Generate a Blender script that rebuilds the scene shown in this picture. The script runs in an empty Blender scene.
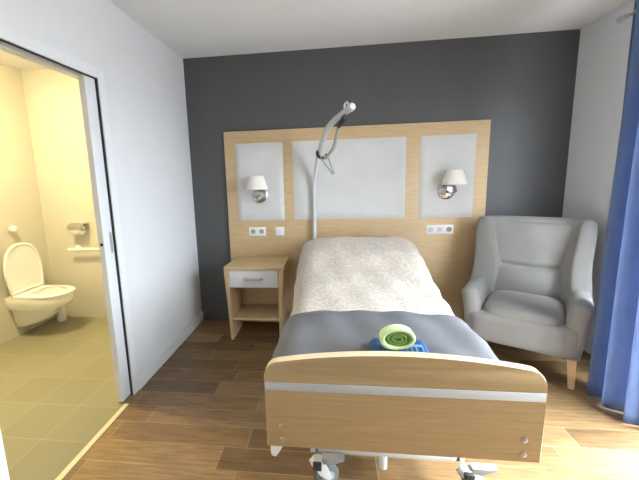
import bpy, bmesh, math, random
from mathutils import Vector, Matrix
random.seed(7)
S = bpy.context.scene
COL = S.collection
PI = math.pi
H = 2.5975          # ceiling height
W = 3.43            # room width
REAR = -5.0         # wall behind the camera
OFS = {}            # object name -> world offset of its local origin

# ------------------------------------------------------------------ materials
def new_mat(name):
    m = bpy.data.materials.new(name); m.use_nodes = True
    nt = m.node_tree
    b = nt.nodes['Principled BSDF']
    return m, nt, b

def coords(nt, scale=(1, 1, 1), loc=(0, 0, 0)):
    tc = nt.nodes.new('ShaderNodeTexCoord'); mp = nt.nodes.new('ShaderNodeMapping')
    mp.inputs['Scale'].default_value = scale; mp.inputs['Location'].default_value = loc
    nt.links.new(tc.outputs['Object'], mp.inputs['Vector'])
    return mp.outputs['Vector']

def noise(nt, vec, scale, detail=4, rough=.55):
    n = nt.nodes.new('ShaderNodeTexNoise'); n.inputs['Scale'].default_value = scale
    n.inputs['Detail'].default_value = detail; n.inputs['Roughness'].default_value = rough
    nt.links.new(vec, n.inputs['Vector']); return n.outputs['Fac']

def ramp(nt, fac, stops):
    r = nt.nodes.new('ShaderNodeValToRGB')
    while len(r.color_ramp.elements) < len(stops): r.color_ramp.elements.new(.5)
    for e, (p, c) in zip(r.color_ramp.elements, stops):
        e.position = p; e.color = (*c, 1)
    nt.links.new(fac, r.inputs['Fac']); return r.outputs['Color']

def bump(nt, fac, b, strength=.3, dist=.01):
    n = nt.nodes.new('ShaderNodeBump'); n.inputs['Strength'].default_value = strength
    n.inputs['Distance'].default_value = dist
    nt.links.new(fac, n.inputs['Height']); nt.links.new(n.outputs['Normal'], b.inputs['Normal'])

def plain(name, c, rough=.5, metal=0, var=.04, bscale=0, bstr=.1, spec=None):
    """a painted, plastic or metal surface with a little tonal variation"""
    m, nt, b = new_mat(name)
    v = coords(nt)
    f = noise(nt, v, 6)
    lo = tuple(max(0, x * (1 - var)) for x in c); hi = tuple(min(1, x * (1 + var)) for x in c)
    nt.links.new(ramp(nt, f, [(.3, lo), (.7, hi)]), b.inputs['Base Color'])
    b.inputs['Roughness'].default_value = rough; b.inputs['Metallic'].default_value = metal
    if spec is not None: b.inputs['Specular IOR Level'].default_value = spec
    if bscale: bump(nt, noise(nt, v, bscale, 2), b, bstr, .002)
    return m

def wood(name, c1, c2, stretch, rough=.42, scale=9):
    m, nt, b = new_mat(name)
    v = coords(nt, stretch)
    f = noise(nt, v, scale, 6, .6); g = noise(nt, v, scale * 3.1, 3, .6)
    mx = nt.nodes.new('ShaderNodeMath'); mx.operation = 'MULTIPLY_ADD'
    mx.inputs[1].default_value = .35; nt.links.new(g, mx.inputs[0])
    sc = nt.nodes.new('ShaderNodeMath'); sc.operation = 'MULTIPLY'; sc.inputs[1].default_value = .65
    nt.links.new(f, sc.inputs[0]); nt.links.new(sc.outputs[0], mx.inputs[2])
    nt.links.new(ramp(nt, mx.outputs[0], [(.32, c1), (.68, c2)]), b.inputs['Base Color'])
    b.inputs['Roughness'].default_value = rough
    bump(nt, g, b, .06, .002)
    return m

def fabric(name, c, var=.06, weave=420, rough=.9, bstr=.25, pattern=None, pscale=30, sheen=.2):
    m, nt, b = new_mat(name)
    v = coords(nt)
    f = noise(nt, v, 5, 3)
    lo = tuple(x * (1 - var) for x in c); hi = tuple(min(1, x * (1 + var)) for x in c)
    colr = ramp(nt, f, [(.3, lo), (.7, hi)])
    if pattern:
        w = nt.nodes.new('ShaderNodeTexVoronoi'); w.feature = 'SMOOTH_F1'; w.inputs['Scale'].default_value = pscale
        nv = nt.nodes.new('ShaderNodeTexNoise'); nv.inputs['Scale'].default_value = pscale * .6
        nt.links.new(v, nv.inputs['Vector'])
        ad = nt.nodes.new('ShaderNodeVectorMath'); ad.operation = 'MULTIPLY_ADD'
        ad.inputs[1].default_value = (.05, .05, .05)
        nt.links.new(nv.outputs['Color'], ad.inputs[0]); nt.links.new(v, ad.inputs[2])
        nt.links.new(ad.outputs[0], w.inputs['Vector'])
        pr = ramp(nt, w.outputs['Distance'], [(.28, (0, 0, 0)), (.48, (1, 1, 1))])
        mix = nt.nodes.new('ShaderNodeMixRGB'); mix.inputs['Color2'].default_value = (*pattern, 1)
        nt.links.new(pr, mix.inputs['Fac']); nt.links.new(colr, mix.inputs['Color1'])
        colr = mix.outputs['Color']
        bump(nt, w.outputs['Distance'], b, .5, .01)
    else:
        bump(nt, noise(nt, v, weave, 2), b, bstr, .003)
    nt.links.new(colr, b.inputs['Base Color'])
    b.inputs['Roughness'].default_value = rough
    b.inputs['Sheen Weight'].default_value = sheen
    return m

def plank_floor():
    m, nt, b = new_mat('oak_plank_floor')
    v0 = coords(nt, loc=(.47, 1.105, 0))
    sp = nt.nodes.new('ShaderNodeSeparateXYZ'); nt.links.new(v0, sp.inputs[0])
    dv = nt.nodes.new('ShaderNodeMath'); dv.operation = 'DIVIDE'; dv.inputs[1].default_value = .1525; nt.links.new(sp.outputs['Y'], dv.inputs[0])
    fl = nt.nodes.new('ShaderNodeMath'); fl.operation = 'FLOOR'; nt.links.new(dv.outputs[0], fl.inputs[0])
    wn = nt.nodes.new('ShaderNodeTexWhiteNoise'); wn.noise_dimensions = '1D'; nt.links.new(fl.outputs[0], wn.inputs['W'])
    ma = nt.nodes.new('ShaderNodeMath'); ma.operation = 'MULTIPLY_ADD'; ma.inputs[1].default_value = 3.7
    nt.links.new(wn.outputs['Value'], ma.inputs[0]); nt.links.new(sp.outputs['X'], ma.inputs[2])
    cb = nt.nodes.new('ShaderNodeCombineXYZ'); nt.links.new(ma.outputs[0], cb.inputs[0]); nt.links.new(sp.outputs['Y'], cb.inputs[1]); v = cb.outputs[0]
    def brick(c1, c2, mort, msize):
        br = nt.nodes.new('ShaderNodeTexBrick'); br.offset = 0
        for k, x in (('Scale', 1), ('Mortar Size', msize), ('Mortar Smooth', .3), ('Bias', 0), ('Brick Width', .82), ('Row Height', .1525)):
            br.inputs[k].default_value = x
        br.inputs['Color1'].default_value = (*c1, 1); br.inputs['Color2'].default_value = (*c2, 1); br.inputs['Mortar'].default_value = (*mort, 1)
        nt.links.new(v, br.inputs['Vector']); return br
    br = brick((.145, .088, .040), (.33, .21, .10), (.40, .29, .165), .0022)
    g = noise(nt, coords(nt, (1.2, 14, 1)), 4.5, 7, .62)
    k = noise(nt, coords(nt, (2.2, 5, 1)), 2.4, 4, .6)
    gr = ramp(nt, g, [(.3, (.55, .53, .50)), (.7, (1.25, 1.24, 1.20))])
    kr = ramp(nt, k, [(.3, (.78, .76, .74)), (.7, (1.12, 1.12, 1.12))])
    m1 = nt.nodes.new('ShaderNodeMixRGB'); m1.blend_type = 'MULTIPLY'; m1.inputs['Fac'].default_value = .75
    nt.links.new(br.outputs['Color'], m1.inputs['Color1']); nt.links.new(gr, m1.inputs['Color2'])
    m2 = nt.nodes.new('ShaderNodeMixRGB'); m2.blend_type = 'MULTIPLY'; m2.inputs['Fac'].default_value = .8
    nt.links.new(m1.outputs['Color'], m2.inputs['Color1']); nt.links.new(kr, m2.inputs['Color2'])
    nt.links.new(m2.outputs['Color'], b.inputs['Base Color'])
    b.inputs['Roughness'].default_value = .38
    bump(nt, g, b, .08, .002)
    return m

def tile_mat(name, c, mort, w, h, rough, vec_order='xy', msize=.004, loc=(0, 0, 0), var=.05):
    m, nt, b = new_mat(name)
    v = coords(nt, loc=loc)
    if vec_order != 'xy':
        sp = nt.nodes.new('ShaderNodeSeparateXYZ'); cb = nt.nodes.new('ShaderNodeCombineXYZ')
        nt.links.new(v, sp.inputs[0])
        nt.links.new(sp.outputs['XYZ'.index(vec_order[0].upper())], cb.inputs[0])
        nt.links.new(sp.outputs['XYZ'.index(vec_order[1].upper())], cb.inputs[1]); v = cb.outputs[0]
    br = nt.nodes.new('ShaderNodeTexBrick'); br.offset = 0
    for k, x in (('Scale', 1), ('Mortar Size', msize), ('Mortar Smooth', .2), ('Bias', 0), ('Brick Width', w), ('Row Height', h)):
        br.inputs[k].default_value = x
    br.inputs['Color1'].default_value = (*[x * (1 - var) for x in c], 1); br.inputs['Color2'].default_value = (*[x * (1 + var) for x in c], 1)
    br.inputs['Mortar'].default_value = (*mort, 1)
    nt.links.new(v, br.inputs['Vector']); nt.links.new(br.outputs['Color'], b.inputs['Base Color'])
    b.inputs['Roughness'].default_value = rough
    return m

def glass_mat():
    m = bpy.data.materials.new('window_glass'); m.use_nodes = True; nt = m.node_tree; nt.nodes.clear()
    o = nt.nodes.new('ShaderNodeOutputMaterial'); t = nt.nodes.new('ShaderNodeBsdfTransparent'); g = nt.nodes.new('ShaderNodeBsdfGlossy')
    g.inputs['Roughness'].default_value = .02; mx = nt.nodes.new('ShaderNodeMixShader'); mx.inputs[0].default_value = .04
    nt.links.new(t.outputs[0], mx.inputs[1]); nt.links.new(g.outputs[0], mx.inputs[2])
    nt.links.new(mx.outputs[0], o.inputs[0]); return m

def curtain_mat():
    m = bpy.data.materials.new('blue_curtain_fabric'); m.use_nodes = True; nt = m.node_tree; nt.nodes.clear()
    o = nt.nodes.new('ShaderNodeOutputMaterial'); d = nt.nodes.new('ShaderNodeBsdfDiffuse'); t = nt.nodes.new('ShaderNodeBsdfTranslucent')
    v = coords(nt, (1, 1, .25)); f = noise(nt, v, 30, 4)
    c = ramp(nt, f, [(.3, CURT[0]), (.7, CURT[1])]); c2 = ramp(nt, f, [(.3, CURT[2]), (.7, CURT[3])])
    nt.links.new(c, d.inputs['Color']); nt.links.new(c2, t.inputs['Color'])
    mx = nt.nodes.new('ShaderNodeMixShader'); mx.inputs[0].default_value = CURT[4]
    nt.links.new(d.outputs[0], mx.inputs[1]); nt.links.new(t.outputs[0], mx.inputs[2]); nt.links.new(mx.outputs[0], o.inputs[0]); return m
CURT = ((.16, .23, .36), (.19, .27, .41), (.40, .46, .64), (.47, .52, .72), .5)

def emit(name, c, s):
    m, nt, b = new_mat(name)
    b.inputs['Base Color'].default_value = (.9, .9, .88, 1)
    b.inputs['Emission Color'].default_value = (*c, 1); b.inputs['Emission Strength'].default_value = s
    return m

M = dict(
    white_wall=plain('white_wall_paint', (.70, .715, .735), .75, bscale=160, bstr=.06, var=.015),
    ceiling=plain('ceiling_paint', (.80, .80, .79), .9, var=.015),
    dark_wall=plain('charcoal_wall_paint', (.080, .081, .083), .5, bscale=180, bstr=.08, var=.04),
    trim=plain('white_trim_paint', (.74, .755, .775), .4, var=.01),
    leaf=plain('white_door_laminate', (.72, .74, .77), .35, var=.01),
    floor=plank_floor(),
    bath_floor=tile_mat('olive_grey_floor_tile', (.27, .255, .165), (.33, .31, .21), .305, .305, .35, loc=(.0, .225, 0)),
    bath_back=tile_mat('cream_wall_tile', (.60, .58, .50), (.575, .555, .475), .6, .3, .22, 'xz', .0025, var=.01),
    bath_side=tile_mat('cream_side_wall_tile', (.60, .58, .50), (.575, .555, .475), .6, .3, .22, 'yz', .0025, var=.01),
    beech=wood('beech_laminate', (.53, .37, .19), (.66, .49, .285), (.6, 1, 9)),
    beech_v=wood('beech_laminate_vertical', (.50, .345, .175), (.63, .46, .26), (9, 1, .6)),
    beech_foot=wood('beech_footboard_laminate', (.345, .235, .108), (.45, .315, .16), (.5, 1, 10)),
    edge=plain('pale_beech_edging', (.72, .58, .40), .4),
    dark_gap=plain('dark_recess', (.02, .02, .022), .8),
    leg=wood('beech_chair_leg', (.55, .36, .19), (.68, .48, .28), (8, 8, 1)),
    pad=fabric('light_grey_upholstery', (.63, .63, .615), .03, 300, bstr=.15),
    chair=fabric('grey_chair_upholstery', (.255, .248, .236), .05, 350),
    cream=fabric('cream_bedspread', (.63, .57, .495), .03, pattern=(.54, .47, .395), pscale=50),
    blanket=fabric('slate_grey_blanket', (.115, .121, .138), .08, 260, bstr=.35, sheen=.03),
    mattress=fabric('mattress_ticking', (.7, .7, .72), .03),
    strip=plain('pale_grey_strip', (.46, .475, .47), .35),
    metal_grey=plain('light_grey_enamel', (.62, .64, .64), .35, var=.02),
    chrome=plain('chrome', (.52, .51, .50), .2, 1, var=.02),
    steel=plain('brushed_steel', (.55, .54, .52), .32, 1),
    plastic=plain('white_plastic', (.82, .82, .81), .35, var=.01),
    grey_plastic=plain('grey_plastic', (.35, .36, .37), .45),
    dark_plastic=plain('dark_plastic', (.03, .03, .032), .5),
    rubber=plain('grey_castor_rubber', (.16, .17, .18), .6),
    shade=fabric('ivory_lamp_shade', (.84, .80, .73), .02, 500, bstr=.1),
    ceramic=plain('white_ceramic', (.86, .85, .80), .12, var=.01),
    paper=plain('toilet_paper', (.88, .87, .84), .9),
    towel_light=fabric('pale_green_towel', (.56, .74, .36), .05, 200, bstr=.5),
    towel_dark=fabric('grass_green_towel', (.14, .26, .045), .3, 140, bstr=.8),
    blue_pack=plain('blue_wrapper', (.010, .065, .20), .5, var=.15),
    blue_pale=plain('pale_blue_print', (.12, .27, .50), .5, var=.1),
    navy=plain('navy_print', (.012, .03, .10), .4),
    glass=glass_mat(), curtain=curtain_mat(),
    room_fill_glow=emit('bedroom_fill_glow', (1, .88, .72), 8),  # emission of the added bedroom fill lamp
    lamp_glow=emit('bathroom_lamp_glow', (1, .80, .43), 210),
)

# ------------------------------------------------------------------ mesh helpers
def bm_new(): return bmesh.new()

def box(bm, x0, x1, y0, y1, z0, z1, bev=0, seg=2):
    r = bmesh.ops.create_cube(bm, size=1)
    vs = r['verts']
    for v in vs:
        v.co = Vector(((x0 + x1) / 2 + v.co.x * (x1 - x0), (y0 + y1) / 2 + v.co.y * (y1 - y0), (z0 + z1) / 2 + v.co.z * (z1 - z0)))
    if bev:
        es = list({e for v in vs for e in v.link_edges})
        bmesh.ops.bevel(bm, geom=es, offset=bev, segments=seg, affect='EDGES', profile=.5)

def prism(bm, pts, axis, a, b, bev=0):
    """extrude a 2-D outline along an axis; pts are the other two coordinates in x, y, z order"""
    def P(p, t):
        if axis == 'x': return (t, p[0], p[1])
        if axis == 'y': return (p[0], t, p[1])
        return (p[0], p[1], t)
    v0 = [bm.verts.new(P(p, a)) for p in pts]; v1 = [bm.verts.new(P(p, b)) for p in pts]
    n = len(pts)
    fs = [bm.faces.new(v0[::-1]), bm.faces.new(v1)]
    for i in range(n): fs.append(bm.faces.new((v0[i], v0[(i + 1) % n], v1[(i + 1) % n], v1[i])))
    if bev:
        es = [e for e in fs[0].edges] + [e for e in fs[1].edges]
        bmesh.ops.bevel(bm, geom=es, offset=bev, segments=2, affect='EDGES', profile=.5)

def loft(bm, rings, cap=True, closed=True):
    R = [[bm.verts.new(p) for p in r] for r in rings]
    n = len(R[0])
    for a, b in zip(R, R[1:]):
        for i in range(n if closed else n - 1):
            j = (i + 1) % n
            bm.faces.new((a[i], a[j], b[j], b[i]))
    if cap and closed:
        bm.faces.new(R[0][::-1]); bm.faces.new(R[-1])

def catmull(pts, sub=6):
    P = [Vector(p) for p in pts]; P = [P[0] * 2 - P[1]] + P + [P[-1] * 2 - P[-2]]
    out = []
    for i in range(1, len(P) - 2):
        a, b, c, d = P[i - 1:i + 3]
        for k in range(sub):
            t = k / sub
            out.append(.5 * ((2 * b) + (c - a) * t + (2 * a - 5 * b + 4 * c - d) * t * t + (3 * b - a - 3 * c + d) * t ** 3))
    out.append(P[-2]); return out

def tube(bm, pts, r, seg=12, smooth=0, flat=1):
    P = [Vector(p) for p in pts]
    rr = r if isinstance(r, (list, tuple)) else [r] * len(P)
    if smooth:
        Q = catmull(P, smooth); n = len(P) - 1
        R = []
        for i in range(len(Q)):
            t = i / smooth; k = min(int(t), n - 1); f = t - k
            R.append(rr[k] * (1 - f) + rr[k + 1] * f)
        P, rr = Q, R
    rings = []; up = None
    for i, p in enumerate(P):
        t = (P[min(i + 1, len(P) - 1)] - P[max(i - 1, 0)]).normalized()
        if up is None:
            up = Vector((0, 0, 1)) if abs(t.z) < .9 else Vector((1, 0, 0))
        u = (up - t * up.dot(t)).normalized(); w = t.cross(u); up = u
        rings.append([p + (u * math.cos(2 * PI * k / seg) + w * math.sin(2 * PI * k / seg) * flat) * rr[i] for k in range(seg)])
    loft(bm, rings)

def lathe(bm, prof, c, axis='z', seg=32, cap=True):
    """prof: (radius, height) along the axis"""
    rings = []
    for r, h in prof:
        ring = []
        for k in range(seg):
            a = 2 * PI * k / seg; u, v = r * math.cos(a), r * math.sin(a)
            o = {'z': (u, v, h), 'y': (u, h, v), 'x': (h, u, v)}[axis]
            ring.append((c[0] + o[0], c[1] + o[1], c[2] + o[2]))
        rings.append(ring)
    loft(bm, rings, cap)

def obj(name, bm, m, parent=None, smooth=True, kind=None, label=None, angle=35, sub=0, local=False):
    if parent is not None and not local:
        o = OFS[parent.name]
        for v in bm.verts: v.co -= o
    bmesh.ops.recalc_face_normals(bm, faces=bm.faces)
    me = bpy.data.meshes.new(name); bm.to_mesh(me); bm.free()
    ob = bpy.data.objects.new(name, me); COL.objects.link(ob)
    for x in (m if isinstance(m, (list, tuple)) else [m]): me.materials.append(x)
    if smooth:
        for p in me.polygons: p.use_smooth = True
        me.set_sharp_from_angle(angle=math.radians(angle))
    if sub:
        s = ob.modifiers.new('subdivision', 'SUBSURF'); s.levels = sub; s.render_levels = sub
    if parent is not None: ob.parent = parent
    OFS[ob.name] = OFS[parent.name] if parent is not None else Vector((0, 0, 0))
    if kind: ob['kind'] = kind
    if label: ob['label'] = label
    return ob

def tag(o, label, cat, group=None):
    o['label'] = label; o['category'] = cat
    if group: o['group'] = group
    return o

def thing(name, label, cat, loc=(0, 0, 0), rz=0, group=None):
    o = bpy.data.objects.new(name, None); COL.objects.link(o)
    o.location = loc; o.rotation_euler = (0, 0, rz); o.empty_display_size = .1
    OFS[o.name] = Vector(loc); tag(o, label, cat, group); return o

def B(*a, **k):
    bm = bm_new(); box(bm, *a, **k); return bm

def struct(name, bm, m, parent=None, **k):
    o = obj(name, bm, m, parent, smooth=k.pop('smooth', False), **k); o['kind'] = 'structure'; return o

# ------------------------------------------------------------------ the room
DY0, DY1, DH = -2.225, -1.31, 2.08          # sliding-door opening in the left wall
struct('floor', B(0, W + .12, REAR - .12, .12, -.1, 0), M['floor'])
struct('bathroom_floor', B(-1.82, 0, -3.3, .12, -.1, 0), M['bath_floor'])
struct('ceiling', B(-1.82, W + .12, REAR - .12, .12, H, H + .1), M['ceiling'])
struct('wall_back', B(0, W + .12, 0, .12, 0, H), M['dark_wall'])
bm = B(-.12, 0, REAR, DY0, 0, H)
box(bm, -.012, 0, DY1, 0, 0, H); box(bm, -.12, -.066, DY1, .0, 0, H)
box(bm, -.012, 0, DY0, DY1, DH, H); box(bm, -.12, -.066, DY0, DY1, DH, H)
box(bm, -.066, -.012, DY0, 0, DH + .05, H)
struct('wall_left', bm, M['white_wall'])
struct('wall_rear', B(-.12, W + .12, REAR - .12, REAR, 0, H), M['white_wall'])
WY0, WY1, WZ0, WZ1 = -2.75, -1.2, .03, 2.28    # window opening in the right wall
bm = B(W, W + .12, WY1, 0, 0, H)
box(bm, W, W + .12, REAR, WY0, 0, H); box(bm, W, W + .12, WY0, WY1, WZ1, H); box(bm, W, W + .12, WY0, WY1, 0, WZ0)
struct('wall_right', bm, M['white_wall'])
# bathroom shell
struct('wall_bathroom_back', B(-1.82, 0, 0, .12, 0, H), M['bath_back'])
struct('wall_bathroom_left', B(-1.82, -1.70, -3.3, 0, 0, H), M['bath_side'])
struct('wall_bathroom_front', B(-1.82, -.12, -3.42, -3.3, 0, H), M['bath_back'])

# window
win = struct('window_1', B(W + .03, W + .09, WY0, WY0 + .07, WZ0, WZ1), M['trim'])
bm = bm_new()
for y in (WY1 - .07, (WY0 + WY1) / 2 - .035): box(bm, W + .03, W + .09, y, y + .07, WZ0, WZ1, .004)
box(bm, W + .03, W + .09, WY0, WY1, WZ0, WZ0 + .07, .004); box(bm, W + .03, W + .09, WY0, WY1, WZ1 - .07, WZ1, .004)
struct('window_frame', bm, M['trim'], win)
struct('window_glass', B(W + .055, W + .061, WY0 + .07, WY1 - .07, WZ0 + .07, WZ1 - .07), M['glass'], win)

# sliding pocket door
door = struct('door_1', B(-.057, -.017, DY1 - .093, -.42, .012, DH + .03, .003), M['leaf'])
bm = bm_new()
prof = [(-1.3 - .012 + .012 * math.cos(a), 1.145 + .012 * math.sin(a)) for a in [PI * k / 8 for k in range(9)]] + \
       [(-1.3 - .012 + .012 * math.cos(a), 1.03 + .012 * math.sin(a)) for a in [PI + PI * k / 8 for k in range(9)]]
prof = [(y - .022, z) for y, z in prof]
prism(bm, prof, 'x', -.0175, -.0155)
fl = struct('flush_handle', bm, M['grey_plastic'], door, label='brushed steel flush pull')
bm = bm_new()
prism(bm, [(y * .6 + (-1.334) * .4, z * .9 + 1.0875 * .1) for y, z in prof], 'x', -.0156, -.0151)
struct('handle_recess', bm, M['grey_plastic'], fl)
bm = bm_new(); lathe(bm, [(.011, 0), (.011, -.0015)], (-.034, DY1 - .0932, 1.085), 'y', 16)
struct('lock_hole', bm, M['dark_plastic'], door, label='black round latch hole')

# black brush seals lining the pocket slot, put in to paint its gap dark
struct('trim_6', B(-.0165, -.001, DY1 - .004, DY1 - .0005, 0, DH), M['dark_gap'])
struct('trim_7', B(-.0165, -.001, DY0, DY1, DH - .004, DH - .0005), M['dark_gap'])
# trims
bm = B(0, .007, DY1, DY1 + .06, 0, DH + .06, .002); struct('trim_1', bm, M['trim'])
bm = B(0, .007, DY0 - .07, DY1, DH, DH + .06, .002); struct('trim_2', bm, M['trim'])
bm = B(0, .012, DY0 - .06, DY0, 0, DH, .002); struct('trim_3', bm, M['trim'])
struct('trim_4', B(-.004, .028, DY0, DY1 - .096, 0, .006, .002), plain('pale_brass_threshold', (.80, .70, .46), .35))
struct('trim_5', B(-.0655, -.0125, DY0, DY1, DH + .045, DH + .05), M['dark_gap'])
struct('baseboard_left', B(0, .015, DY1 + .06, 0, 0, .09, .003), M['trim'])
struct('baseboard_left_rear', B(0, .012, REAR, DY0 - .06, 0, .075, .003), M['trim'])
struct('baseboard_right', B(W - .012, W, WY1, 0, 0, .075, .003), M['trim'])

# ------------------------------------------------------------------ headboard panel on the wall
hb = thing('headboard', 'wide beech wall headboard with three pale upholstered panels', 'headboard', (1.56, -.005, 0))
obj('board', B(.36, 2.765, -.03, -.002, .0, 1.91, .002), M['beech'], hb)
def cushion_panel(x0, x1, z0, z1):
    bm = bm_new(); n, mz = 18, 18
    rings = []
    def P(i, j, y): return (x0 + (x1 - x0) * i / n, y, z0 + (z1 - z0) * j / mz)
    g = {}
    for i in range(n + 1):
        for j in range(mz + 1):
            a, b = i / n, j / mz
            e = min(a, 1 - a) * (x1 - x0); f = min(b, 1 - b) * (z1 - z0)
            q = min(1, e / .035) ; q2 = min(1, f / .035)
            d = .018 * math.sqrt(max(0, 1 - (1 - q) ** 2)) * math.sqrt(max(0, 1 - (1 - q2) ** 2))
            g[i, j] = bm.verts.new(P(i, j, -.0315 - d))
    for i in range(n):
        for j in range(mz): bm.faces.new((g[i, j], g[i + 1, j], g[i + 1, j + 1], g[i, j + 1]))
    be = [e for e in bm.edges if e.is_boundary]
    r = bmesh.ops.extrude_edge_only(bm, edges=be)
    for v in r['geom']:
        if isinstance(v, bmesh.types.BMVert): v.co.y = -.0305
    return bm
for x0, x1 in ((.468, .925), (1.018, 2.055), (2.177, 2.652)):
    bm = bm_new()
    # even subdivision near the rim: use finer grid
    obj('upholstered_panel', cushion_panel(x0, x1, 1.058, 1.795), M['pad'], hb, angle=50)

# wall sockets
def plate(name, label, cat, x0, x1, gangs, group=None):
    z0, z1 = .905, .99
    t = thing(name, label, cat, ((x0 + x1) / 2, -.03, (z0 + z1) / 2))
    obj('cover_plate', B(x0, x1, -.039, -.0305, z0, z1, .003), M['plastic'], t)
    w = (x1 - x0) / len(gangs)
    for i, g in enumerate(gangs):
        cx, cz = x0 + w * (i + .5), (z0 + z1) / 2
        if g == 's':
            bm = bm_new(); lathe(bm, [(.0245, -.0392), (.0245, -.0415), (.021, -.0418), (.0195, -.0395), (0.0005, -.0395)], (cx, 0, cz), 'y', 24)
            so = obj('socket', bm, M['grey_plastic'], t)
            for dx in (-.0095, .0095):
                bm = bm_new(); lathe(bm, [(.003, -.0396), (.003, -.0401)], (cx + dx, 0, cz), 'y', 10); obj('pin_hole', bm, M['dark_plastic'], so)
        elif g == 'r':
            obj('rocker', B(cx - .026, cx + .026, -.0425, -.0392, cz - .026, cz + .026, .002), M['plastic'], t)
        else:
            obj('data_port', B(cx - .022, cx + .022, -.041, -.0392, cz - .02, cz + .02, .002), plain('pale_grey_insert', (.55, .57, .58), .4), t)
plate('wall_socket', 'white double wall socket above the nightstand, under the left lamp', 'socket', .563, .732, 'ss')
plate('light_switch', 'small square white switch plate right of the double socket', 'switch', .829, .916, 'r')
plate('wall_socket', 'white triple socket plate under the right wall lamp', 'socket', 2.252, 2.494, 'dds')

# wall lamps
def sconce(label, bx, sx, sy, arm):
    t = thing('wall_lamp', label, 'lamp', (bx, -.05, 1.305), 0, None)
    bm = bm_new(); lathe(bm, [(.078, -.0498), (.078, -.056), (.07, -.062), (.03, -.066), (.0005, -.067)], (bx, 0, 1.305), 'y', 36)
    obj('wall_plate', bm, M['chrome'], t)
    bm = bm_new(); tube(bm, [(bx, -.064, 1.30), (bx + arm * .2, -.10, 1.285), (bx + arm * .8, -.14, 1.29), (sx + arm * .2, sy - .01, 1.32), (sx, sy, 1.36), (sx, sy, 1.40)], .008, 10, 6)
    obj('arm', bm, M['chrome'], t)
    bm = bm_new(); lathe(bm, [(.017, 1.375), (.019, 1.38), (.019, 1.425), (.014, 1.43)], (sx, sy, 0), 'z', 20)
    obj('lamp_holder', bm, M['plastic'], t)
    bm = bm_new(); lathe(bm, [(.012, 1.43), (.02, 1.445), (.021, 1.46), (.014, 1.475), (.0005, 1.478)], (sx, sy, 0), 'z', 20)
    obj('bulb', bm, M['plastic'], t)
    bm = bm_new(); lathe(bm, [(.106, 1.363), (.066, 1.487), (.0645, 1.487), (.1045, 1.363), (.106, 1.363)], (sx, sy, 0), 'z', 48, cap=False)
    sh = obj('lamp_shade', bm, M['shade'], t)
    bm = bm_new()
    for k in range(3):
        a = 2 * PI * k / 3; tube(bm, [(sx + .018 * math.cos(a), sy + .018 * math.sin(a), 1.424), (sx + .088 * math.cos(a), sy + .088 * math.sin(a), 1.414)], .0018, 6)
    obj('shade_spider', bm, M['chrome'], sh)
sconce('small wall lamp with ivory shade above the nightstand, left of the bed', .688, .690, -.165, -.05)
sconce('small wall lamp with ivory shade above the armchair, right of the bed', 2.408, 2.442, -.165, .06)

# ------------------------------------------------------------------ nightstand
ns = thing('nightstand', 'beech nightstand with white drawer and open shelf left of the bed', 'nightstand', (.69, -.24, 0))
bm = bm_new(); prism(bm, [(.418, -.45), (.962, -.45), (.95, -.04), (.43, -.04)], 'z', .662, .695, .003); obj('top', bm, M['beech'], ns)
for s in (-1, 1):
    q = [(s * .238, 0), (s * .262, .0), (s * .243 + s * .022, .3), (s * .247 + s * .026, .66), (s * .207, .66), (s * .207, .3)] if s > 0 else \
        [(s * .236, 0), (s * .252, 0), (s * .26, .3), (s * .268, .66), (s * .232, .66), (s * .228, .3)]
    q = [(s * .215, 0), (s * .24, 0), (s * .251, .35), (s * .27, .66), (s * .228, .66), (s * .218, .35)]
    q = [(.683 + x, z) for x, z in q]
    # each side: front and back uprights joined by a web
    bm = bm_new(); prism(bm, q, 'y', -.44, -.05, .002)
    obj('side_panel', bm, M['beech_v'], ns)
obj('back_panel', B(.463, .903, -.062, -.05, .185, .66), M['beech'], ns)
obj('shelf', B(.4665, .9, -.425, -.063, .185, .205, .001), M['beech'], ns)
dr = obj('drawer', B(.46, .9, -.436, -.08, .50, .658, .002), M['trim'], ns, label='white drawer front')
bm = bm_new(); tube(bm, [(.60, -.437, .583), (.605, -.455, .583), (.64, -.462, .583), (.72, -.462, .583), (.755, -.455, .583), (.76, -.437, .583)], .0095, 10, 4); obj('handle', bm, M['steel'], dr, label='brushed metal bow handle')

# ------------------------------------------------------------------ bed
BX = 1.624
bed = thing('hospital_bed', 'adjustable hospital bed with curved beech footboard on castors', 'bed', (BX, -1.15, 0))
def foot_outline(off=0, n=28):
    pts = [(-.490 + off, .42 + off)]
    hw = .5 - off
    pts = [(-hw + .002, .42 + off), (hw + .001, .42 + off)]
    top = []
    for i in range(n + 1):
        t = -1 + 2 * i / n; x = .445 * t
        top.append((x, .817 - .038 * t * t))
    r = [(.445 + .055 * math.sin(a), .779 - .07 + .07 * math.cos(a)) for a in [PI / 2 * k / 8 for k in range(1, 9)]]
    right = r[::-1]
    pts += right + top[::-1] + [(-x, z) for x, z in r]
    return [(BX + x, z) for x, z in pts]
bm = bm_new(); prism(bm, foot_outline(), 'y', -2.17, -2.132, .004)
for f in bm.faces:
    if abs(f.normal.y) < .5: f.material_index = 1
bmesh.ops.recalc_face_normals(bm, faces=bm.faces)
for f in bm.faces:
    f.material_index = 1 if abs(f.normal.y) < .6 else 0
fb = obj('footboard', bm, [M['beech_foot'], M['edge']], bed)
obj('strip', B(BX - .4965, BX + .4965, -2.1725, -2.1695, .663, .696, .0008), M['strip'], fb, label='pale grey inlaid strip')
for sx in (-.44, .44):
    for z in (.511, .452):
        bm = bm_new(); lathe(bm, [(.0105, -2.169), (.0105, -2.1725), (.007, -2.1745), (.0005, -2.1748)], (BX + sx, 0, z), 'y', 16); obj('screw', bm, M['steel'], fb)
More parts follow.
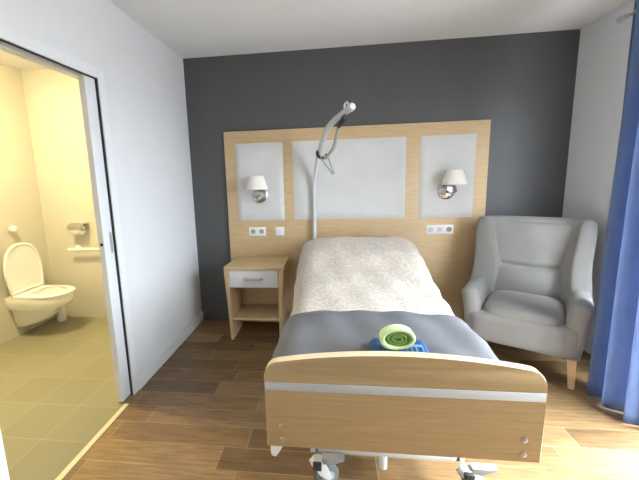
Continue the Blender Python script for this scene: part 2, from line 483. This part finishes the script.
for s in (-1, 1):
    bm = bm_new(); h = .335 if s < 0 else .385
    prism(bm, [(BX + s * .495, .425), (BX + s * (.42 if s < 0 else .46), .425), (BX + s * .462, h + .018), (BX + s * .473, h), (BX + s * .488, h), (BX + s * .495, h + .012)], 'y', -2.128, -2.095, .005)
    obj('corner_bumper', bm, M['plastic'], bed, label='white plastic corner buffer')
# mattress and deck
obj('mattress', B(BX - .42, BX + .40, -2.10, -.20, .56, .68, .04, 4), M['mattress'], bed)
bm = B(BX - .43, BX + .43, -2.128, -2.09, .40, .44, .004)
for s in (-1, 1): box(bm, BX + s * .38 - .02, BX + s * .38 + .02, -2.09, -.2, .40, .44, .004)
box(bm, BX - .43, BX + .43, -.2, -.16, .40, .44, .004)
for k in range(9): box(bm, BX - .40, BX + .40, -2.0 + k * .2, -1.93 + k * .2, .44, .4445)
obj('deck_frame', bm, M['metal_grey'], bed)
obj('mattress_base', B(BX - .42, BX + .40, -2.1, -.2, .445, .559, .01), M['grey_plastic'], bed)
bm = bm_new()
for s in (-1, 1): box(bm, BX + s * .33 - .02, BX + s * .33 + .02, -1.9, -.42, .165, .205, .004)
for y in (-1.9, -.46): box(bm, BX - .33, BX + .33, y, y + .04, .165, .205, .004)
obj('chassis', bm, M['metal_grey'], bed)
for s in (-1, 1):
    for y0, y1, o in ((-1.75, -.95, .02), (-.95, -1.75, -.02)):
        bm = bm_new(); tube(bm, [(BX + s * .24 + o, y0, .19), (BX + s * .24 + o, y1, .41)], .018, 8)
        obj('lift_arm', bm, M['metal_grey'], bed)
bm = bm_new(); lathe(bm, [(.019, .165), (.019, .1), (.014, .095)], (1.615, -1.885, 0), 'z', 16)
obj('cable_hook', bm, M['plastic'], bed, label='white plastic stub under the foot end')
def castor(x, y, ang):
    def turn(bm):
        bmesh.ops.rotate(bm, verts=bm.verts, cent=(x, y, 0), matrix=Matrix.Rotation(ang, 3, 'Z')); return bm
    bm = bm_new()
    lathe(bm, [(.022, .166), (.03, .16), (.032, .135), (.024, .128)], (x, y, 0), 'z', 20)
    for q in (-1, 1): prism(bm, [(y - .03, .145), (y + .03, .145), (y + .062, .06), (y + .045, .048), (y + .0, .09)], 'x', x + q * .025 - .003, x + q * .025 + .003, .001)
    box(bm, x - .028, x + .028, y - .032, y + .032, .137, .148, .003)
    c = obj('castor', turn(bm), M['metal_grey'], bed)
    for q in (-1, 1):
        bm = bm_new(); lathe(bm, [(.02, -.009), (.05, -.009), (.058, -.005), (.0605, 0), (.058, .005), (.05, .009), (.02, .009)], (x + q * .0115, y + .045, .0605), 'x', 32); obj('wheel', turn(bm), M['rubber'], c)
        bm = bm_new(); lathe(bm, [(.032, -.0105), (.03, -.0118), (.0005, -.0122)] if q < 0 else [(.032, .0105), (.03, .0118), (.0005, .0122)], (x + q * .0115, y + .045, .0605), 'x', 24); obj('hub', turn(bm), M['grey_plastic'], c)
    bm = bm_new(); box(bm, x - .02, x + .02, y - .05, y - .028, .138, .172, .004); obj('brake_socket', bm, M['dark_plastic'], c, label='black square brake socket')
    bm = bm_new(); prism(bm, [(x + .02, .178), (x + .02, .155), (x + .06, .145), (x + .12, .170), (x + .125, .178)], 'y', y - .02, y + .02, .003); obj('brake_lever', bm, M['grey_plastic'], c, label='grey brake lever')
for x in (BX - .315, BX + .345):
    for y in (-1.93, -.44): castor(x, y, math.radians(-62))

# bedding -----------------------------------------------------------
def lerp_tab(tab, x):
    for (a, p), (b, q) in zip(tab, tab[1:]):
        if x <= b:
            t = max(0, min(1, (x - a) / (b - a))); t = t * t * (3 - 2 * t); return p + (q - p) * t
    return tab[-1][1]
TOP = [(.10, .83), (.18, .895), (.34, .925), (.62, .885), (1.0, .79), (1.35, .755), (1.7, .745), (2.2, .738)]   # crown height against distance from the wall
HWT = [(.10, .475), (.3, .492), (.9, .485), (1.5, .470), (1.75, .482), (2.2, .482)]
def bed_section(d, lift=0, hem=.50, n=44):
    """cross-section of the cover at distance d from the wall: hem, over the top, hem"""
    zt = lerp_tab(TOP, d) + lift; hw = lerp_tab(HWT, d) + lift * .8
    pts = []
    r = .11 + .05 * max(0, min(1, (zt - .75) / .15))
    L1 = zt - r * .8 - hem; L2 = PI / 2 * r * .9; L3 = hw - r
    tot = L1 + L2 + L3
    for side in (-1, 1):
        seq = []
        for i in range(n // 2 + 1):
            s = tot * i / (n // 2)
            if s < L1: x, z = hw + .012 * (1 - s / L1), hem + s
            elif s < L1 + L2:
                a = (s - L1) / L2 * PI / 2; x, z = hw - r + r * math.cos(a), zt - r * .8 + r * .8 * math.sin(a) - .0
            else:
                q = (s - L1 - L2) / max(L3, 1e-6); x, z = (hw - r) * (1 - q), zt
            z += .012 * max(0, 1 - (x / hw) ** 2) if s > L1 else 0
            seq.append((BX + .002 - .012 * min(1, max(0, (d - 1.3) / .3)) + side * x - (.03 * (1 - min(1, max(0, (d - .9) / .7))) * min(1, x / hw) if side < 0 else .04 * min(1, d / 1.2) * min(1, x / hw)), z))
        pts.append(seq)
    return pts[0] + pts[1][::-1][1:]
def wrinkle(x, d, k):
    return .004 * math.sin(9 * x + 14 * d + k) * math.sin(5 * d - 7 * x + 2 * k) + .0025 * math.sin(31 * x - 8 * d + k) + .002 * math.sin(23 * d + 13 * x)
def cover(d0, d1, n, lift, hem, k, wr=1.0, front_drop=0):
    bm = bm_new(); rows = []
    for i in range(n + 1):
        d = d0 + (d1 - d0) * i / n
        sec = bed_section(d, lift, hem)
        rows.append([(x + .004 * math.sin(26 * d + 5 * z), -(d + .012 * math.sin(4 * (x - 1.6) + k) * (1 if i == 0 and k > 3 else 0)), z + wr * wrinkle(x, d, k)) for x, z in sec])
    if front_drop:
        first = rows[0]; rows.insert(0, [(x, y + .015, z - min(front_drop, max(0, z - hem))) for x, y, z in first])
    loft(bm, rows, cap=False, closed=False)
    return bm
bs = obj('bedspread', cover(.135, 2.118, 70, 0, .50, 1, 1.0, .3), M['cream'], angle=80)
m = bs.modifiers.new('thickness', 'SOLIDIFY'); m.thickness = .012; m.offset = -1
tag(bs, 'cream patterned bedspread covering the bed, raised over the pillow end', 'bedspread')
bl = obj('blanket', cover(1.635, 2.126, 40, .014, .47, 5, 1.5), M['blanket'], angle=80)
m = bl.modifiers.new('thickness', 'SOLIDIFY'); m.thickness = .008; m.offset = -1
tag(bl, 'slate grey blanket folded across the foot of the bed', 'blanket')

# blue packet and rolled towel on the blanket
PZ = .7715
pk = thing('blue_packet', 'flat glossy blue packet under the rolled green towel on the blanket', 'packet', (1.645, -2.045, PZ), math.radians(-3))
bm = bm_new()
n = 14
rings = []
for i in range(n + 1):
    t = -1 + 2 * i / n; e = math.sqrt(max(0, 1 - abs(t) ** 14)); hw = .055 + .012 * e; th = .004 + .020 * e
    rings.append([(t * .112, hw * math.copysign(abs(math.cos(a)) ** .45, math.cos(a)), th / 2 + .002 + th / 2 * math.copysign(abs(math.sin(a)) ** .6, math.sin(a)) + (.0015 * math.sin(9 * t + 3 * a) if math.sin(a) > 0.3 else 0)) for a in [2 * PI * k / 24 for k in range(24)]])
loft(bm, rings); obj('wrapper', bm, M['blue_pack'], pk, local=True, angle=60)
bm = bm_new(); box(bm, .024, .088, -.052, .012, .0235, .0272, .001); obj('printed_band', bm, M['blue_pale'], pk, local=True, label='pale blue printed band')
bm = bm_new()
for x0, x1 in ((.029, .042), (.047, .058), (.066, .083)): box(bm, x0, x1, -.047, -.012, .0268, .0278)
obj('printed_mark', bm, M['navy'], pk, local=True, label='dark navy print')

tw = thing('rolled_towel', 'pale green towel rolled up, darker green inside, on the bed', 'towel', (1.632, -2.065, PZ + .025), math.radians(4))
def spiral(r0, r1, turns, a0, th, y0, y1, n=70, tail=None, sq=.86):
    bm = bm_new(); pin = []
    for i in range(n + 1):
        t = i / n; a = a0 + turns * 2 * PI * t; r = r0 + (r1 - r0) * t
        pin.append((r * math.cos(a), r * math.sin(a) * sq))
    if tail: pin = tail + pin
    rings = []
    for i, p in enumerate(pin):
        q0, q1 = pin[max(0, i - 1)], pin[min(len(pin) - 1, i + 1)]
        d = Vector((q1[0] - q0[0], q1[1] - q0[1])).normalized(); nn = Vector((-d.y, d.x))
        k = th / 2 * (.55 if i in (0, len(pin) - 1) else 1)
        def P(o, y): return (p[0] + nn.x * o, y, p[1] + nn.y * o + .0452)
        e = th * .35
        rings.append([P(-k, y0 + e), P(-k * .5, y0), P(k * .5, y0), P(k, y0 + e), P(k, y1 - e), P(k * .5, y1), P(-k * .5, y1), P(-k, y1 - e)])
    loft(bm, rings); return bm
obj('outer_layer', spiral(.060, .057, 1.08, math.radians(-128), .0150, -.024, .024, 60, tail=[(.012, -.052), (-.004, -.045), (-.022, -.034)][0:0], sq=.62), M['towel_light'], tw, local=True, angle=60)
bm = spiral(.0515, .007, 3.0, math.radians(-150), .0135, -.02, .02, 90, sq=.62); obj('inner_layer', bm, M['towel_dark'], tw, local=True, angle=60, label='grass green inner face')
bm = bm_new(); 
rings = []
path = catmull([(-.058, 0, .032), (-.051, 0, .021), (-.035, 0, .012), (-.017, 0, .008), (.0, 0, .008)], 5)
for i, p in enumerate(path):
    q0, q1 = path[max(0, i - 1)], path[min(len(path) - 1, i + 1)]
    d = (q1 - q0).normalized(); nn = Vector((-d.z, 0, d.x)); k = .0075 if 0 < i < len(path) - 1 else .004
    rings.append([p + nn * (k * o) + Vector((0, y, 0)) for o, y in ((-1, -.022), (-.5, -.027), (.5, -.027), (1, -.022), (1, .02), (-1, .02))])
loft(bm, rings); obj('loose_edge', bm, M['towel_light'], tw, local=True, angle=60)

# ------------------------------------------------------------------ lifting pole behind the bed head
lp = thing('lifting_pole', 'pale grey bed lifting pole rising beside the pillow and bending overhead', 'pole', (1.216, -.075, 0))
bm = bm_new(); tube(bm, [(1.216, -.075, .0), (1.216, -.075, .8), (1.217, -.078, 1.3), (1.221, -.095, 1.42), (1.243, -.15, 1.55), (1.275, -.24, 1.67)], .0175, 14, 6); obj('upright', bm, M['metal_grey'], lp)
bm = bm_new(); tube(bm, [(1.262, -.20, 1.63), (1.288, -.28, 1.70), (1.318, -.36, 1.775), (1.358, -.46, 1.845), (1.41, -.57, 1.885), (1.46, -.68, 1.905), (1.515, -.83, 1.92)], [.020, .023, .0235, .022, .022, .023, .0245], 14, 6); bo = obj('boom', bm, M['metal_grey'], lp)
bm = bm_new(); tube(bm, [(1.512, -.82, 1.92), (1.516, -.835, 1.921), (1.527, -.865, 1.924), (1.531, -.875, 1.925)], [.024, .0265, .0265, .019], 14); obj('end_cap', bm, M['metal_grey'], bo)
bm = bm_new(); tube(bm, [(1.48, -.74, 1.935), (1.482, -.745, 1.965), (1.497, -.78, 1.972), (1.507, -.80, 1.945)], .007, 8, 5); obj('cable_hook', bm, M['metal_grey'], bo)
bm = bm_new(); tube(bm, [(1.492, -.77, 1.875), (1.468, -.69, 1.862), (1.44, -.60, 1.835)], [.026, .026, .016], 10, 3, flat=.8); obj('adjuster', bm, M['dark_plastic'], lp, label='black strap buckle under the boom')
bm = bm_new(); tube(bm, [(1.438, -.60, 1.835), (1.42, -.51, 1.765), (1.404, -.44, 1.70), (1.371, -.38, 1.655), (1.328, -.32, 1.615)], [.011, .013, .015, .014, .012], 8, 5); obj('strap', bm, M['grey_plastic'], lp)
bm = bm_new(); tube(bm, [(1.265, -.27, 1.685), (1.262, -.28, 1.655), (1.285, -.30, 1.625), (1.31, -.31, 1.62), (1.335, -.31, 1.63), (1.342, -.32, 1.65)], .013, 10, 5); obj('clamp', bm, M['dark_plastic'], lp, label='dark strap clamp')
bm = bm_new(); tube(bm, [(1.29, -.31, 1.625), (1.395, -.325, 1.478), (1.402, -.328, 1.492), (1.352, -.33, 1.63), (1.29, -.31, 1.632)], .0085, 8); obj('grab_handle', bm, M['grey_plastic'], lp, label='grey triangular grab handle')

# ------------------------------------------------------------------ armchair
CA = math.radians(-31)
ch = thing('armchair', 'grey upholstered wingback armchair in the corner by the curtain', 'armchair', (2.866, -.582, 0), CA)
def plan(u, flare=1.0):
    """U-shaped plan, u from -1 (left arm front) round the back to 1 (right arm front)"""
    s = abs(u); sg = 1 if u >= 0 else -1
    hw, yb, yf, r = .31 * flare, .27, -.30, .16
    L1 = hw - r; L2 = PI / 2 * r; L3 = (yb - r) - yf; tot = L1 + L2 + L3; t = s * tot
    if t < L1: x, y, nx, ny = t, yb, 0, 1
    elif t < L1 + L2:
        a = (t - L1) / r; x, y, nx, ny = hw - r + r * math.sin(a), yb - r + r * math.cos(a), math.sin(a), math.cos(a)
    else: x, y, nx, ny = hw, yb - r - (t - L1 - L2), 1, 0
    return sg * x, y, sg * nx, ny
def smooth(a, b, x):
    t = max(0, min(1, (x - a) / (b - a))); return t * t * (3 - 2 * t)
def chair_shell():
    bm = bm_new(); rings = []; N = 150
    us = [-1 + 2 * i / N for i in range(N + 1)]
    for u in us:
        x, y, nx, ny = plan(u)
        back = 1 - smooth(.455, .555, abs(u))   # 1 on the back and wings, 0 on the arms
        top = .590 + (1.085 - .590) * back ** .9
        endr = 1 - max(0, (abs(u) - .94) / .06) ** 2 * .55      # rounded arm fronts
        th = (.050 + .012 * (1 - back)) * endr
        top -= (1 - endr) * .05
        ring = []
        zs_in = [.19, .35, .5, .62, .75, .9, 1.0]
        def wp(z, off):
            f = (z - .6) / .48
            fl = 1 + (.14 * max(0, f) ** 1.3 if back > .02 else 0) - .11 * math.exp(-((z - .70) / .17) ** 2) * back
            arm_out = .0 if back > .98 else .030 * (1 - back) * smooth(.35, .58, z)
            low = -.02 * (1 - smooth(.19, .34, z))
            lean = .07 * max(0, z - .5) / .55
            px = x * fl + nx * (off + arm_out + low); py = y + ny * (off + low) + lean * (1 if y > -.1 else .4) * (back)
            return (px, py, z)
        n = 9
        for i in range(n): ring.append(wp(.19 + (top - th - .19) * i / (n - 1), -th))
        for i in range(1, 8):
            a = PI - PI * i / 8
            ring.append(wp(top - th + th * math.sin(a), th * math.cos(a)))
        for i in range(n): ring.append(wp(top - th + (.19 - top + th) * i / (n - 1), th))
        rings.append(ring)
    loft(bm, rings); return bm
obj('shell', chair_shell(), M['chair'], ch, local=True, angle=70)
def pillow(cx, cy, cz, sx, sy, sz, p=4, nu=28, nv=16, fn=None):
    bm = bm_new(); rings = []
    def sp(c, e): return math.copysign(abs(c) ** e, c)
    for j in range(nv + 1):
        b = -PI / 2 + PI * j / nv * .999 + .0005
        rings.append([])
        for i in range(nu):
            a = 2 * PI * i / nu
            q = (cx + sx * sp(math.cos(b), 2 / p) * sp(math.cos(a), 2 / p), cy + sy * sp(math.cos(b), 2 / p) * sp(math.sin(a), 2 / p), cz + sz * sp(math.sin(b), 2 / p))
            rings[-1].append(fn(q) if fn else q)
    loft(bm, rings); return bm
# seat base with the front apron, crowned seat cushion and the two pads of the backrest
obj('seat_base', pillow(0, -.045, .305, .352, .292, .118, 7, 48, 24), M['chair'], ch, local=True, angle=80)
obj('seat_cushion', pillow(0, -.045, .405, .25, .268, .058, 5, 48, 20, lambda q: (q[0], q[1], q[2] + .018 * (1 - (q[0] / .27) ** 2) * (1 if q[2] > .40 else 0))), M['chair'], ch, local=True, angle=80)
def backrest():
    bm = bm_new(); NX, NZ = 40, 48; F, K = [], []
    for j in range(NZ + 1):
        z = .40 + (1.045 - .40) * j / NZ; fl = 1 + .14 * max(0, (z - .6) / .48) ** 1.3
        lean = .07 * max(0, z - .5) / .55
        rf, rk = [], []
        for i in range(NX + 1):
            t = -1 + 2 * i / NX; x = .272 * (fl - .11 * math.exp(-((z - .70) / .17) ** 2)) * t
            e = (1 - abs(t) ** 7); v = min(1, (NZ - j) / 5); v = math.sqrt(1 - (1 - v) ** 2)
            crease = .032 * math.exp(-((z - .685 - .012 * t * t) / .018) ** 2) * (1 - abs(t) ** 4)
            belly = .026 * math.exp(-((z - .58) / .10) ** 2) * (1 - t * t)
            yf = .222 + lean - (.030 * v + belly) * e + crease - .04 * abs(t) ** 5
            rf.append(bm.verts.new((x, yf, z))); rk.append(bm.verts.new((x * .97, .262 + lean - .05 * abs(t) ** 5, z)))
        F.append(rf); K.append(rk)
    for j in range(NZ):
        for i in range(NX):
            bm.faces.new((F[j][i], F[j][i + 1], F[j + 1][i + 1], F[j + 1][i])); bm.faces.new((K[j][i + 1], K[j][i], K[j + 1][i], K[j + 1][i + 1]))
        bm.faces.new((F[j][0], F[j + 1][0], K[j + 1][0], K[j][0])); bm.faces.new((F[j + 1][NX], F[j][NX], K[j][NX], K[j + 1][NX]))
    for i in range(NX):
        bm.faces.new((F[NZ][i], F[NZ][i + 1], K[NZ][i + 1], K[NZ][i])); bm.faces.new((F[0][i + 1], F[0][i], K[0][i], K[0][i + 1]))
    return bm
obj('backrest', backrest(), M['chair'], ch, local=True, angle=70)
for lx, ly in ((-.29, -.30), (.305, -.30), (-.27, .23), (.27, .23)):
    bm = bm_new(); s = 1 if lx > 0 else -1
    def sq(cx, cy, h, z): return [(cx - h, cy - h, z), (cx + h, cy - h, z), (cx + h, cy + h, z), (cx - h, cy + h, z)]
    loft(bm, [sq(lx + s * .012, ly + (-.01 if ly < 0 else .015), .0175, 0), sq(lx, ly, .026, .205)])
    bmesh.ops.bevel(bm, geom=list(bm.edges), offset=.003, segments=2, affect='EDGES')
    obj('leg', bm, M['leg'], ch, local=True)

# ------------------------------------------------------------------ curtain and its rod
CX = 3.10
bm = bm_new(); rows = []
NY, NZ = 150, 40
C0, C1 = -.985, -1.43
for j in range(NZ + 1):
    h = j / NZ; z = .012 + (2.40 - .012) * h; row = []
    for i in range(NY + 1):
        t = i / NY; y = C0 + (C1 - C0) * t
        amp = .042 + .024 * (1 - h)
        ph = 2 * PI * (t * (C0 - C1) / .125) + .7 * math.sin(3.1 * t + 2.2 * (1 - h)) * (1 - h)
        x = CX + amp * math.sin(ph) + .012 * math.sin(9 * t * 2 + 3 * h) * (1 - h)
        y2 = y + .010 * math.sin(2 * ph) * h - .015 * (1 - h) * math.sin(ph * .5)
        row.append((x, y2, z))
    rows.append(row)
loft(bm, rows, cap=False, closed=False)
cu = obj('curtain', bm, M['curtain'], angle=80)
m = cu.modifiers.new('thickness', 'SOLIDIFY'); m.thickness = .003
tag(cu, 'long blue curtain hanging in folds at the right by the armchair', 'curtain')
rod = thing('curtain_rod', 'dark grey curtain rod with round finial above the blue curtain', 'curtain rod', (CX, -.9, 2.33))
bm = bm_new(); tube(bm, [(CX, -.93, 2.33), (CX, -3.0, 2.33)], .011, 14); obj('pole', bm, M['steel'], rod)
bm = bm_new(); lathe(bm, [(.012, -.95), (.015, -.945), (.015, -.93), (.010, -.926), (.017, -.915), (.021, -.90), (.017, -.886), (.0005, -.88)], (CX, 0, 2.33), 'y', 20); obj('finial', bm, M['grey_plastic'], rod)
for y in (-1.6, -2.9):
    bm = bm_new(); tube(bm, [(CX, y, 2.318), (CX + .02, y, 2.305), (W - .004, y, 2.305)], .008, 10, 3); lathe(bm, [(.028, W - .001), (.028, W - .008), (.015, W - .012)], (0, y, 2.305), 'x', 20); obj('bracket', bm, M['steel'], rod)

# ------------------------------------------------------------------ bathroom fittings
TY, TX = -.385, -1.70
tl = thing('toilet', 'wall-hung white toilet with raised lid in the bathroom', 'toilet', (-1.5, TY, 0))
def dshape(L, hw, z, x0=TX + .001, n=36, p=2.5, sx=0):
    pts = []; st = L * .38
    for i in range(n):
        a = -PI / 2 + PI * i / (n - 1)
        c, s = math.cos(a), math.sin(a)
        pts.append((x0 + sx + st + (L - st) * abs(c) ** (2 / p) , TY + hw * math.copysign(abs(s) ** (2 / p), s), z))
    pts += [(x0, TY + hw * .97, z), (x0, TY - hw * .97, z)]
    return pts
bm = bm_new(); R = []
for L, hw, z in ((.05, .09, .075), (.10, .10, .08), (.22, .115, .115), (.31, .125, .155), (.36, .130, .20), (.40, .135, .262), (.485, .172, .275), (.525, .184, .33), (.53, .187, .395), (.525, .184, .402)): R.append(dshape(L, hw, z))
def inner(L0, L1, hw, z, n=36, p=2.2):
    pts = []
    for i in range(n):
        a = -PI / 2 + PI * i / (n - 1); c, s = math.cos(a), math.sin(a)
        pts.append((TX + L0 + (L1 - L0) * (.42 + .58 * abs(c) ** (2 / p)), TY + hw * math.copysign(abs(s) ** (2 / p), s), z))
    pts += [(TX + L0 + .02, TY + hw * .72, z), (TX + L0 + .02, TY - hw * .72, z)]
    return pts
for L0, L1, hw, z in ((.15, .485, .135, .402), (.155, .48, .13, .36), (.2, .42, .09, .27), (.25, .36, .04, .22)): R.append(inner(L0, L1, hw, z))
loft(bm, R); obj('bowl', bm, M['ceramic'], tl, angle=50)
bm = bm_new()
out = lambda z, g=0: dshape(.535 - g - .05, .19 - g, z, TX + .055)
rr = [out(.404), out(.414), out(.421, .006), inner(.15, .475, .128, .421), inner(.15, .478, .132, .414), inner(.15, .478, .132, .404), out(.404)]
loft(bm, rr, cap=False); obj('seat', bm, M['plastic'], tl, angle=50)
# raised lid: D outline in its own plane, leaning back on the wall
bm = bm_new()
def lid_ring(g, t):
    pts = []; n = 36; st = .18; L = .475 - g
    ax = Vector((-.045, 0, .998)).normalized(); nrm = Vector((.998, 0, .045)); o = Vector((TX + .075, TY, .425))
    for i in range(n):
        a = -PI / 2 + PI * i / (n - 1); c, s = math.cos(a), math.sin(a)
        u = st + (L - st) * abs(c) ** .85; w = (.208 - g) * math.copysign(abs(s) ** .8, s)
        pts.append(o + ax * u + Vector((0, w, 0)) + nrm * t)
    pts.append(o + ax * g + Vector((0,   .188 - g, 0)) + nrm * t); pts.append(o + ax * g + Vector((0, -.188 + g, 0)) + nrm * t)
    return pts
loft(bm, [lid_ring(.012, -.004), lid_ring(0, 0), lid_ring(0, .014), lid_ring(.006, .019), lid_ring(.020, .019), lid_ring(.026, .010), lid_ring(.12, .009)])
obj('lid', bm, M['plastic'], tl, angle=50)
for s in (-1, 1):
    bm = bm_new(); lathe(bm, [(.012, -.03), (.014, -.027), (.014, .027), (.012, .03)], (TX + .062, TY + s * .085, .432), 'y', 16); obj('hinge', bm, M['chrome'], tl)
tl.location.z = .015
bm = bm_new(); lathe(bm, [(.028, TX + .001), (.034, TX + .012), (.034, TX + .028), (.026, TX + .045), (.0005, TX + .052)], (0, -.385, 1.05), 'x', 28)
tag(obj('flush_button', bm, M['plastic']), 'round white flush knob on the bathroom wall above the toilet', 'flush button')
th = thing('toilet_roll_holder', 'chrome toilet paper holder on the bathroom wall above the rail', 'toilet paper holder', (-1.25, 0, 1.0))
bm = bm_new(); box(bm, -1.34, -1.17, -.012, -.001, .99, 1.06, .004); obj('back_plate', bm, M['steel'], th)
bm = bm_new()
prism(bm, [(-.012, 1.055), (-.07, 1.06), (-.118, 1.03), (-.122, .995), (-.118, .995), (-.114, 1.027), (-.07, 1.054), (-.012, 1.049)], 'x', -1.335, -1.175); obj('cover', bm, M['steel'], th)
bm = bm_new(); tube(bm, [(-1.172, -.012, 1.0), (-1.172, -.062, 1.0), (-1.20, -.066, .99), (-1.31, -.066, .99)], .006, 8, 3); obj('arm', bm, M['chrome'], th)
bm = bm_new(); lathe(bm, [(.018, -1.315), (.05, -1.315), (.05, -1.205), (.018, -1.205), (.018, -1.315)], (0, -.066, .99), 'x', 28, cap=False)
tag(obj('toilet_roll', bm, M['paper'], angle=40), 'white toilet paper roll on the chrome holder', 'toilet paper')
gr = thing('grab_rail', 'white horizontal grab rail on the bathroom wall', 'grab rail', (-1.1, 0, .78))
bm = bm_new(); tube(bm, [(-1.375, -.08, .785), (-.70, -.08, .785)], .0165, 14); tube(bm, [(-1.382, -.08, .785), (-1.374, -.08, .785)], [.014, .0165], 14); obj('bar', bm, M['plastic'], gr)
for x in (-1.33, -.76):
    bm = bm_new(); tube(bm, [(x, -.08, .785), (x, -.004, .785)], .0125, 12); lathe(bm, [(.035, -.001), (.035, -.007), (.02, -.01)], (x, 0, .785), 'y', 20); obj('bracket', bm, M['plastic'], gr)
bm = bm_new(); lathe(bm, [(.042, 0), (.045, .004), (.043, .12), (.04, .16), (.037, .16), (.037, .14), (.0005, .14)], (-1.555, -.1, 0), 'z', 24)
br = thing('toilet_brush', 'small white toilet brush holder on the floor behind the toilet', 'toilet brush', (-1.555, -.1, 0))
obj('holder', bm, M['plastic'], br)
bm = bm_new(); tube(bm, [(-1.555, -.1, .142), (-1.555, -.1, .37)], [.008, .007], 10); obj('brush_handle', bm, M['plastic'], br)
fill_lamp = thing('ceiling_lamp', 'added round fill lamp on the unseen bedroom ceiling behind the camera', 'ceiling lamp', (1.9, -4.0, H))  # added out of view as warm fill light for the bedroom
bm = bm_new(); lathe(bm, [(.21, -.002), (.21, -.02), (.20, -.022)], (1.9, -4.0, H), 'z', 32); obj('lamp_base', bm, M['plastic'], fill_lamp)
bm = bm_new(); lathe(bm, [(.198, -.0225), (.195, -.04), (.15, -.062), (.07, -.072), (.0005, -.073)], (1.9, -4.0, H), 'z', 32); obj('diffuser', bm, M['room_fill_glow'], fill_lamp)
cl = thing('ceiling_lamp', 'round white ceiling lamp glowing warmly in the bathroom', 'ceiling lamp', (-1.05, -1.2, H))
bm = bm_new(); lathe(bm, [(.13, -.002), (.13, -.02), (.12, -.022)], (-1.05, -1.2, H), 'z', 32); obj('lamp_base', bm, M['plastic'], cl)
bm = bm_new(); lathe(bm, [(.118, -.0225), (.115, -.04), (.09, -.058), (.05, -.066), (.0005, -.067)], (-1.05, -1.2, H), 'z', 32); obj('diffuser', bm, M['lamp_glow'], cl)

# ------------------------------------------------------------------ light and camera
wd = bpy.data.worlds.new('sky'); S.world = wd; wd.use_nodes = True
wn = wd.node_tree; bg = wn.nodes['Background']; bg.inputs['Strength'].default_value = 20
tc = wn.nodes.new('ShaderNodeTexCoord'); sx = wn.nodes.new('ShaderNodeSeparateXYZ'); wn.links.new(tc.outputs['Generated'], sx.inputs[0])
mr = wn.nodes.new('ShaderNodeMapRange'); mr.inputs['From Min'].default_value = -1; mr.inputs['From Max'].default_value = 1; wn.links.new(sx.outputs['Z'], mr.inputs['Value'])
# overcast sky: dim ground, pale horizon, three times brighter overhead
wn.links.new(ramp(wn, mr.outputs['Result'], [(0, (.16, .17, .17)), (.49, (.24, .25, .26)), (.51, (.60, .68, .76)), (.85, (.86, .94, 1.0))]), bg.inputs['Color'])
sl = bpy.data.lights.new('hazy_sun', 'SUN'); sl.energy = 5; sl.angle = math.radians(24); sl.color = (1, .97, .92)
so = bpy.data.objects.new('hazy_sun', sl); COL.objects.link(so)
so.rotation_euler = Vector((.65, .14, .72)).to_track_quat('Z', 'Y').to_euler()
pl = bpy.data.lights.new('window_portal', 'AREA'); pl.shape = 'RECTANGLE'; pl.size = WY1 - WY0; pl.size_y = WZ1 - WZ0
pl.cycles.is_portal = True
po = bpy.data.objects.new('window_portal', pl); COL.objects.link(po)
po.location = (W + .125, (WY0 + WY1) / 2, (WZ0 + WZ1) / 2); po.rotation_euler = (PI / 2, 0, PI / 2)

yaw, pitch, roll, f, cx, cy = .123, .165, -.0299, 347.1, 291.0, 235.7
c_, s_ = math.cos(yaw), math.sin(yaw)
F = Vector((-s_ * math.cos(pitch), c_ * math.cos(pitch), -math.sin(pitch))); r = Vector((c_, s_, 0)); u = r.cross(F)
a, b = math.cos(roll), math.sin(roll)
rx, ux = r * a + u * b, u * a - r * b
cam = bpy.data.cameras.new('camera'); co = bpy.data.objects.new('camera', cam); COL.objects.link(co)
mw = Matrix((rx, ux, -F)).transposed().to_4x4(); mw.translation = (1.392, -3.362, 1.46); co.matrix_world = mw
cam.sensor_width = 36; cam.lens = f / 639 * 36; cam.shift_x = (319.5 - cx) / 639; cam.shift_y = (cy - 240) / 639; cam.clip_start = .02
S.camera = co
vs = S.view_settings; vs.view_transform = 'Standard'; vs.look = 'None'; vs.gamma = 1; vs.use_curve_mapping = False; vs.exposure = 1.1
